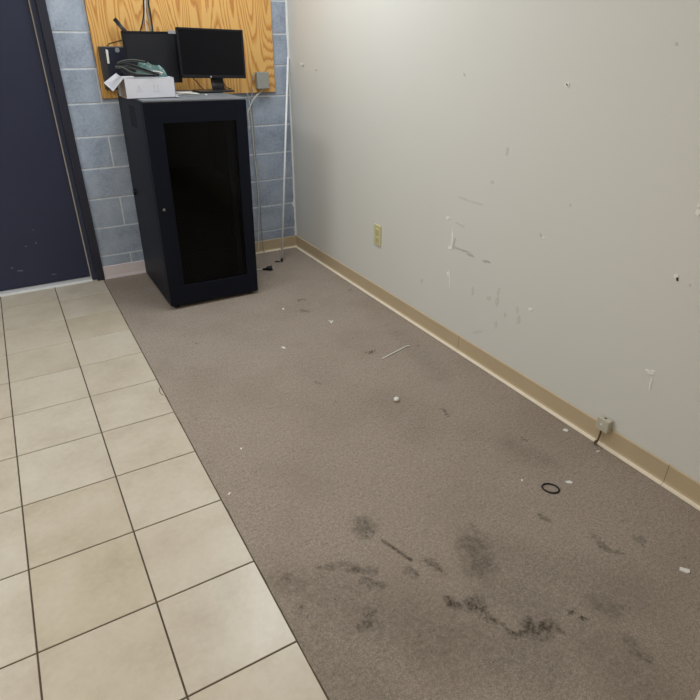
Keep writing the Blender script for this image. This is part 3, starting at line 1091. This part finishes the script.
# cable drop at the top of the board
drops = [('black', 'cableblack', 0.0042, [(144, -40), (143.6, 0), (143.8, 12), (142.6, 22), (139.6, 34), (137, 44)], 0, 'leftmost black cable running down the plywood, curving away left'),
         ('white', 'cablewhite', 0.0038, [(145.4, -40), (145.0, 0), (145.4, 10), (145.2, 20), (146.4, 31), (147, 44)], 1, 'white cable second from the left of those running down the plywood'),
         ('grey', 'cablegrey', 0.0042, [(147.4, -40), (147.2, 0), (147.4, 10), (149.0, 20), (150.4, 32), (151, 44)], 0, 'grey cable running down the plywood between the white and black ones'),
         ('black', 'cableblack', 0.0046, [(147.8, -40), (148.4, 0), (150.0, 10), (151.4, 20), (152.8, 31), (153, 44)], 1, 'rightmost black cable running down the plywood to the monitors')]
for nm, mt, r, pts, lift, lab in drops:
    bm = B()
    yy = YB - r - 0.0006 - lift * 0.008
    add_tube(bm, spline([on(a, b_, 1, yy) for a, b_ in pts], 8), r, seg=8)
    tag(centred('%s_cable' % nm, bm, mt), lab, 'cable', 'cables running down the plywood')
bm = B()  # thin brown tube drawing the dark shadow line of a cable on the board
add_tube(bm, spline([on(a, b_, 1, YB - 0.003) for a, b_ in ((107, 46), (109, 43.6), (115, 41.8), (121, 40.2), (126, 40), (131, 40.5))], 6), 0.0022, seg=8)
tag(centred('shadow_wire', bm, 'brown'), 'thin dark line of a cable shadow, modelled as a wire across the plywood from the navy box to the monitor', 'wire')

# junction box
jb = thing('junction_box', 'grey plastic junction box at the lower right of the plywood', 'junction box', (1.338, YB, 1.245))
jb.location = (1.332, YB, 1.247)
bm = B()
add_box(bm, (-0.044, -0.042, 0), (0.044, 0, 0.108), bevel=0.004)
obj('housing', bm, 'jbox', jb)
bm = B()
add_box(bm, (-0.0455, -0.052, -0.001), (0.0455, -0.041, 0.109), bevel=0.003)
add_disc(bm, (0, -0.0525, 0.054), (0, 1, 0), 0.004, 0.002, seg=12)
obj('cover', bm, 'jbox', jb)


def wall_cable(name, mat, r, pts, label, y=-0.012, cat='cable', group=None, ys=None):
    bm = B()
    P = []
    for i, (a, b_) in enumerate(pts):
        P.append(on(a, b_, 1, ys[i] if ys else y))
    add_tube(bm, spline(P, 8), r, seg=8)
    return tag(centred(name, bm, mat), label, cat, group)


GC = 'pale cables hanging behind the cabinet'
wall_cable('white_cable', 'cablewhite', 0.0042, [(263.4, 88.6), (261, 91.5), (256.5, 95.6), (252.5, 101), (250, 107), (248, 113), (249, 122), (249.5, 130)],
           'white cable dropping from the grey junction box, slanting left behind the cabinet', group=GC, ys=[-0.045, -0.042, -0.035, -0.03, -0.028, -0.028, -0.03, -0.03])
wall_cable('white_cable', 'cablewhite', 0.0042, [(246.6, 92.4), (248.6, 98), (250.4, 110), (252, 125), (253.2, 140), (254.4, 155), (256.4, 172), (258, 190), (259, 206), (258.6, 225), (258.4, 240), (258.4, 251.5)],
           'longer white cable running down the block wall to the floor beside the cabinet', group=GC, ys=[-0.05, -0.035, -0.02] + [-0.0125] * 7 + [-0.017, -0.026])
wall_cable('grey_cable', 'cablegrey', 0.0036, [(249.0, 98.5), (251, 101), (252.2, 112), (253.6, 128), (255, 150), (258.0, 182), (260.2, 206), (261.4, 226), (263, 246), (264.3, 252.2)],
           'grey cable on the block wall beside the cabinet, ending at the tan baseboard', group=GC, ys=[-0.03, -0.02] + [-0.0115] * 6 + [-0.017, -0.026])
wall_cable('grey_cable', 'cablegrey', 0.0036, [(255.6, 73.5), (254.4, 75.2), (252.6, 78), (251.6, 83), (251.8, 88), (252.6, 93), (251, 98)],
           'grey cable looping out of the left side of the junction box', group=GC, ys=[-0.045, -0.045, -0.036, -0.03, -0.03, -0.03, -0.034])

# pole leaning into the corner
foot = on(281.6, 262.0, 2, 0.0)
top = Vector((1.5605, -0.017, on(288.5, 57, 0, 1.562).z))
pole = thing('metal_pole', 'thin pale metal pole leaning upright in the corner, on the carpet', 'pole', foot)
dv = top - foot
up_ = dv.normalized()
bm = B()
add_tube(bm, [up_ * 0.028, dv * 0.5, dv], 0.0078, seg=14)
obj('tube', bm, 'pole', pole)
bm = B()
add_tube(bm, [Vector((0, 0, 0.006)) , up_ * 0.03], 0.0092, seg=14)
obj('foot_tip', bm, 'rubber', pole)
bm = B()
c = foot + Vector((-0.022, 0.012, 0))
add_prism(bm, [(c.x - 0.026, c.y + 0.012, 0.001), (c.x - 0.012, c.y + 0.018, 0.001), (c.x + 0.008, c.y + 0.004, 0.001), (c.x + 0.010, c.y - 0.012, 0.001), (c.x - 0.006, c.y - 0.010, 0.001)], (0, 0, 0.006))
tag(centred('dark_scrap', bm, 'rubber'), 'black scrap on the carpet at the foot of the pole', 'scrap')

# power plug on a white lead on the carpet
a = on(257, 269.9, 2, 0.005)
b_ = on(262.5, 269.6, 2, 0.005)
c = on(269.5, 268.8, 2, 0.012)
pl = thing('power_plug', 'black plug on a white lead lying on the carpet right of the cabinet', 'plug', (c.x, c.y, 0.0))
o3 = Vector((c.x, c.y, 0))
bm = B()
add_tube(bm, spline([Vector((a.x - 0.12, a.y + 0.10, 0.0055)) - o3, Vector((a.x - 0.05, a.y + 0.03, 0.0055)) - o3, a + Vector((0, 0, 0.0005)) - o3, b_ + Vector((0, 0, 0.002)) - o3], 6), 0.0045, seg=8)
obj('lead', bm, 'cablewhite', pl)
bm = B()
e1 = (c - b_)
e1.z = 0
e1.normalize()
add_tube(bm, [b_ - o3 + Vector((0, 0, 0.003)), b_ + e1 * 0.03 - o3 + Vector((0, 0, 0.006)), c - e1 * 0.01 - o3 + Vector((0, 0, 0.005)), c + e1 * 0.02 - o3 + Vector((0, 0, 0.008))], [0.006, 0.010, 0.017, 0.019], seg=12)
obj('plug_body', bm, 'rubber', pl)
bm = B()
for s in (-1, 1):
    sd = Vector((-e1.y, e1.x, 0)) * 0.008 * s
    p0 = c + e1 * 0.019 + sd - o3 + Vector((0, 0, 0.008))
    add_tube(bm, [p0, p0 + e1 * 0.02], 0.003, seg=6)
obj('prong', bm, 'silver', pl)

# ------------------------------------------------------------------ right wall fittings
po = on(378, 235, 0, XR)
wo = thing('wall_outlet', 'ivory double electrical outlet on the off-white right wall', 'outlet', (XR, po.y, po.z - 0.068))
bm = B()
add_box(bm, (-0.007, -0.042, 0.0), (0, 0.042, 0.136), bevel=0.003)
obj('cover_plate', bm, 'ivory', wo)
for zc in (0.042, 0.094):
    bm = B()
    add_box(bm, (-0.0100, -0.0175, zc - 0.0155), (-0.0055, 0.0175, zc + 0.0155), bevel=0.002, mi=0)
    for s in (-0.007, 0.007):
        add_box(bm, (-0.0104, s - 0.0014, zc - 0.002), (-0.0095, s + 0.0014, zc + 0.009), mi=1)
    add_disc(bm, (-0.0100, 0, zc - 0.008), (1, 0, 0), 0.003, 0.0008, seg=10, mi=1)
    obj('socket', bm, ['ivory', 'ivorydark'], wo)
bm = B()
add_disc(bm, (-0.0075, 0, 0.068), (1, 0, 0), 0.0035, 0.002, seg=12)
obj('screw', bm, 'silver', wo)

# phone jack on the baseboard
pj = on(604.5, 424, 0, XR - 0.02)
jk = thing('phone_jack', 'small beige surface jack with a short cable, on the tan baseboard', 'phone jack', (XR - 0.0065, pj.y, pj.z - 0.03))
bm = B()
add_box(bm, (-0.030, -0.030, 0.0), (0.0, 0.030, 0.060), bevel=0.004, mi=0)
obj('housing', bm, 'jack', jk)
bm = B()
add_disc(bm, (-0.0305, 0.004, 0.032), (1, 0, 0), 0.006, 0.003, mi=0, seg=14, bevel=0.0008)
obj('screw_cap', bm, 'sticker', jk)
bm = B()
add_box(bm, (-0.020, -0.006, 0.0595), (-0.011, 0.006, 0.0605))
obj('top_slot', bm, 'wallhole', jk)
bm = B()
pe = on(596, 441.5, 2, 0.0) - Vector(jk.location)
zf = -jk.location.z
add_tube(bm, spline([Vector((-0.016, 0.008, 0.002)), Vector((-0.019, 0.004, -0.018)), Vector((-0.024, 0.006, zf + 0.022)), Vector((-0.032, 0.010, zf + 0.012)), Vector((pe.x * 0.5 - 0.018, pe.y * 0.6 + 0.004, zf + 0.008)), Vector((pe.x, pe.y, zf + 0.0065))], 7), 0.0042, seg=8)
obj('cable', bm, 'brown', jk)

# ------------------------------------------------------------------ litter on the floor
CZ = 0.0012
c = on(550.5, 488.9, 2, 0)
bm = B()
ex = (on(559, 491.2, 2, 0) - on(542, 486.4, 2, 0)) / 2
ey = (on(551.6, 484.9, 2, 0) - on(549.4, 492.9, 2, 0)) / 2
add_tube(bm, [Vector((c.x, c.y, CZ + 0.0022)) + ex * math.cos(t_) + ey * math.sin(t_) for t_ in [2 * math.pi * i / 40 for i in range(40)]], 0.0034, seg=8, closed=True)
for v in bm.verts:
    v.co.z = max(v.co.z, 0.0008)
tag(centred('rubber_band', bm, 'rubber'), 'black rubber ring lying on the carpet', 'ring')


def flake(name, corners, mat, label, cat, h=0.002, group=None, lift=0.0):
    bm = B()
    P = [on(a, b_, 2, 0) for a, b_ in corners]
    add_prism(bm, [(p.x, p.y, CZ + lift) for p in P], (0, 0, h))
    return tag(centred(name, bm, mat), label, cat, group)


GP = 'white scraps on the carpet'
flake('paper_scrap', [(565.2, 481.8), (569.5, 481.2), (572.6, 482.8), (571.4, 484.2), (566.8, 483.6)], 'paper', 'small white scrap lying just beside the black rubber ring', 'scrap', 0.003, GP)
flake('paper_scrap', [(679.4, 568.0), (689.2, 570.6), (689.6, 573.6), (687.0, 574.2), (679.2, 571.0)], 'paper', 'white scrap farthest right on the carpet, nearest the viewer', 'scrap', 0.005, GP)
flake('paper_scrap', [(562.4, 429.6), (566.0, 429.0), (568.4, 431.0), (566.8, 432.2), (563.6, 431.2)], 'paper', 'small white scrap close to the baseboard, just left of the beige jack', 'scrap', 0.002, GP)
flake('paper_scrap', [(328.4, 320.4), (331.4, 321.4), (333.2, 320.0), (332.6, 322.4), (331.2, 324.0)], 'cablewhite', 'pale folded scrap on the carpet in line with the cabinet right edge', 'scrap', 0.002, GP)
flake('paper_scrap', [(281.2, 347.2), (284.0, 347.0), (286.0, 348.6), (283.6, 348.8)], 'paper', 'tiny white fleck on the open carpet, left of the long white strip', 'scrap', 0.002, GP)
flake('paper_scrap', [(282.4, 308.6), (284.0, 308.4), (284.2, 309.8), (282.6, 309.8)], 'paper', 'tiny white fleck on the carpet nearest the cabinet front', 'scrap', 0.002, GP)
flake('paper_scrap', [(240.2, 448.4), (242.0, 448.2), (242.0, 449.8), (240.4, 449.6)], 'paper', 'tiny white fleck on the carpet near the tile edge, the farther of two', 'scrap', 0.002, GP)
flake('paper_scrap', [(227.4, 495.0), (229.4, 493.0), (231.6, 492.6), (229.4, 495.2)], 'paper', 'tiny white fleck on the carpet near the tile edge, the nearer of two', 'scrap', 0.002, GP)
flake('paper_scrap', [(521.0, 479.8), (522.6, 479.8), (522.6, 481.4), (521.2, 481.4)], 'paper', 'tiny white speck on the carpet left of the black rubber ring', 'scrap', 0.002, GP)
flake('paper_scrap', [(595.6, 451.4), (599.0, 450.6), (600.4, 451.8), (597.2, 452.6)], 'cablewhite', 'tiny pale crumb on the carpet just in front of the beige jack', 'scrap', 0.002, GP)

bm = B()
bmesh.ops.create_icosphere(bm, subdivisions=3, radius=0.0135)
for v in bm.verts:
    v.co *= 1 + 0.25 * noise.noise(v.co * 160)
    v.co.z *= 0.8
zmin = min(v.co.z for v in bm.verts)
c = on(396.4, 401.2, 2, 0)
for v in bm.verts:
    v.co += Vector((c.x, c.y, CZ - zmin))
tag(centred('paper_ball', bm, 'paper'), 'small white crumpled ball in the middle of the carpet', 'paper ball')
bm = B()
add_tube(bm, spline([on(382.2, 358.8, 2, 0.0042), on(391, 354.2, 2, 0.0042), on(401, 349.0, 2, 0.0042), on(406.5, 346.2, 2, 0.0042), on(410.2, 346.0, 2, 0.0042)], 6), 0.005, seg=8, flat=(0.0085, 0.004, (0, 0, 1)))
tag(centred('plastic_strip', bm, 'cablewhite'), 'long thin white strip lying on the carpet', 'strip')
bm = B()
add_tube(bm, spline([on(160.4, 386.6, 2, 0.0016), on(159.2, 389.4, 2, 0.0016), on(160.4, 393.2, 2, 0.0016), on(163.2, 395.0, 2, 0.0016)], 8), 0.0012, seg=6)
tag(centred('loose_thread', bm, 'brown'), 'thin brown thread curled on the beige tile at the carpet edge', 'thread')
flake('floor_panel', [(694.4, 700.6), (700.6, 688.4), (730, 700), (745, 740), (700, 745)], 'card', 'pale beige flat piece just entering at the bottom right corner', 'panel', 0.004)

# ------------------------------------------------------------------ lamps: ceiling troffers
def troffer(x, y, sx, sy, watts, colr):
    l = bpy.data.lights.new('ceiling_lamp', 'AREA')
    l.shape = 'RECTANGLE'
    l.size, l.size_y = sx, sy
    l.energy = watts
    l.color = colr
    o = bpy.data.objects.new('ceiling_lamp', l)
    col.objects.link(o)
    o.location = (x, y, ZC - 0.015)
    return o


WARM = (0.98, 0.98, 0.98)
COOL = (0.90, 0.965, 1.02)
TUNG = (1.0, 0.93, 0.82)

troffer(0.8, -1.1, 0.6, 1.2, 25, COOL)
troffer(-0.1, -2.6, 0.6, 1.2, 13, WARM)
troffer(-2.1, -1.7, 0.6, 1.2, 36, COOL)
troffer(-2.4, -4.6, 0.6, 1.2, 35, TUNG)

w = bpy.data.worlds.new('World')
scene.world = w
w.use_nodes = True
w.node_tree.nodes['Background'].inputs[0].default_value = (0.5, 0.5, 0.5, 1)
w.node_tree.nodes['Background'].inputs[1].default_value = 0.1

# ------------------------------------------------------------------ camera
cam = bpy.data.cameras.new('camera')
cam.sensor_width = 36.0
cam.lens = 36.0 * F_PX / 700.0
cam.clip_start = 0.02
co = bpy.data.objects.new('camera', cam)
col.objects.link(co)
mw = Matrix((RT, UP, -FW)).transposed().to_4x4()
mw.translation = CAM
co.matrix_world = mw
scene.camera = co
scene.view_settings.view_transform = 'Standard'
scene.view_settings.look = 'None'
scene.view_settings.exposure = 0.10
scene.view_settings.gamma = 1.0
scene.view_settings.use_curve_mapping = False
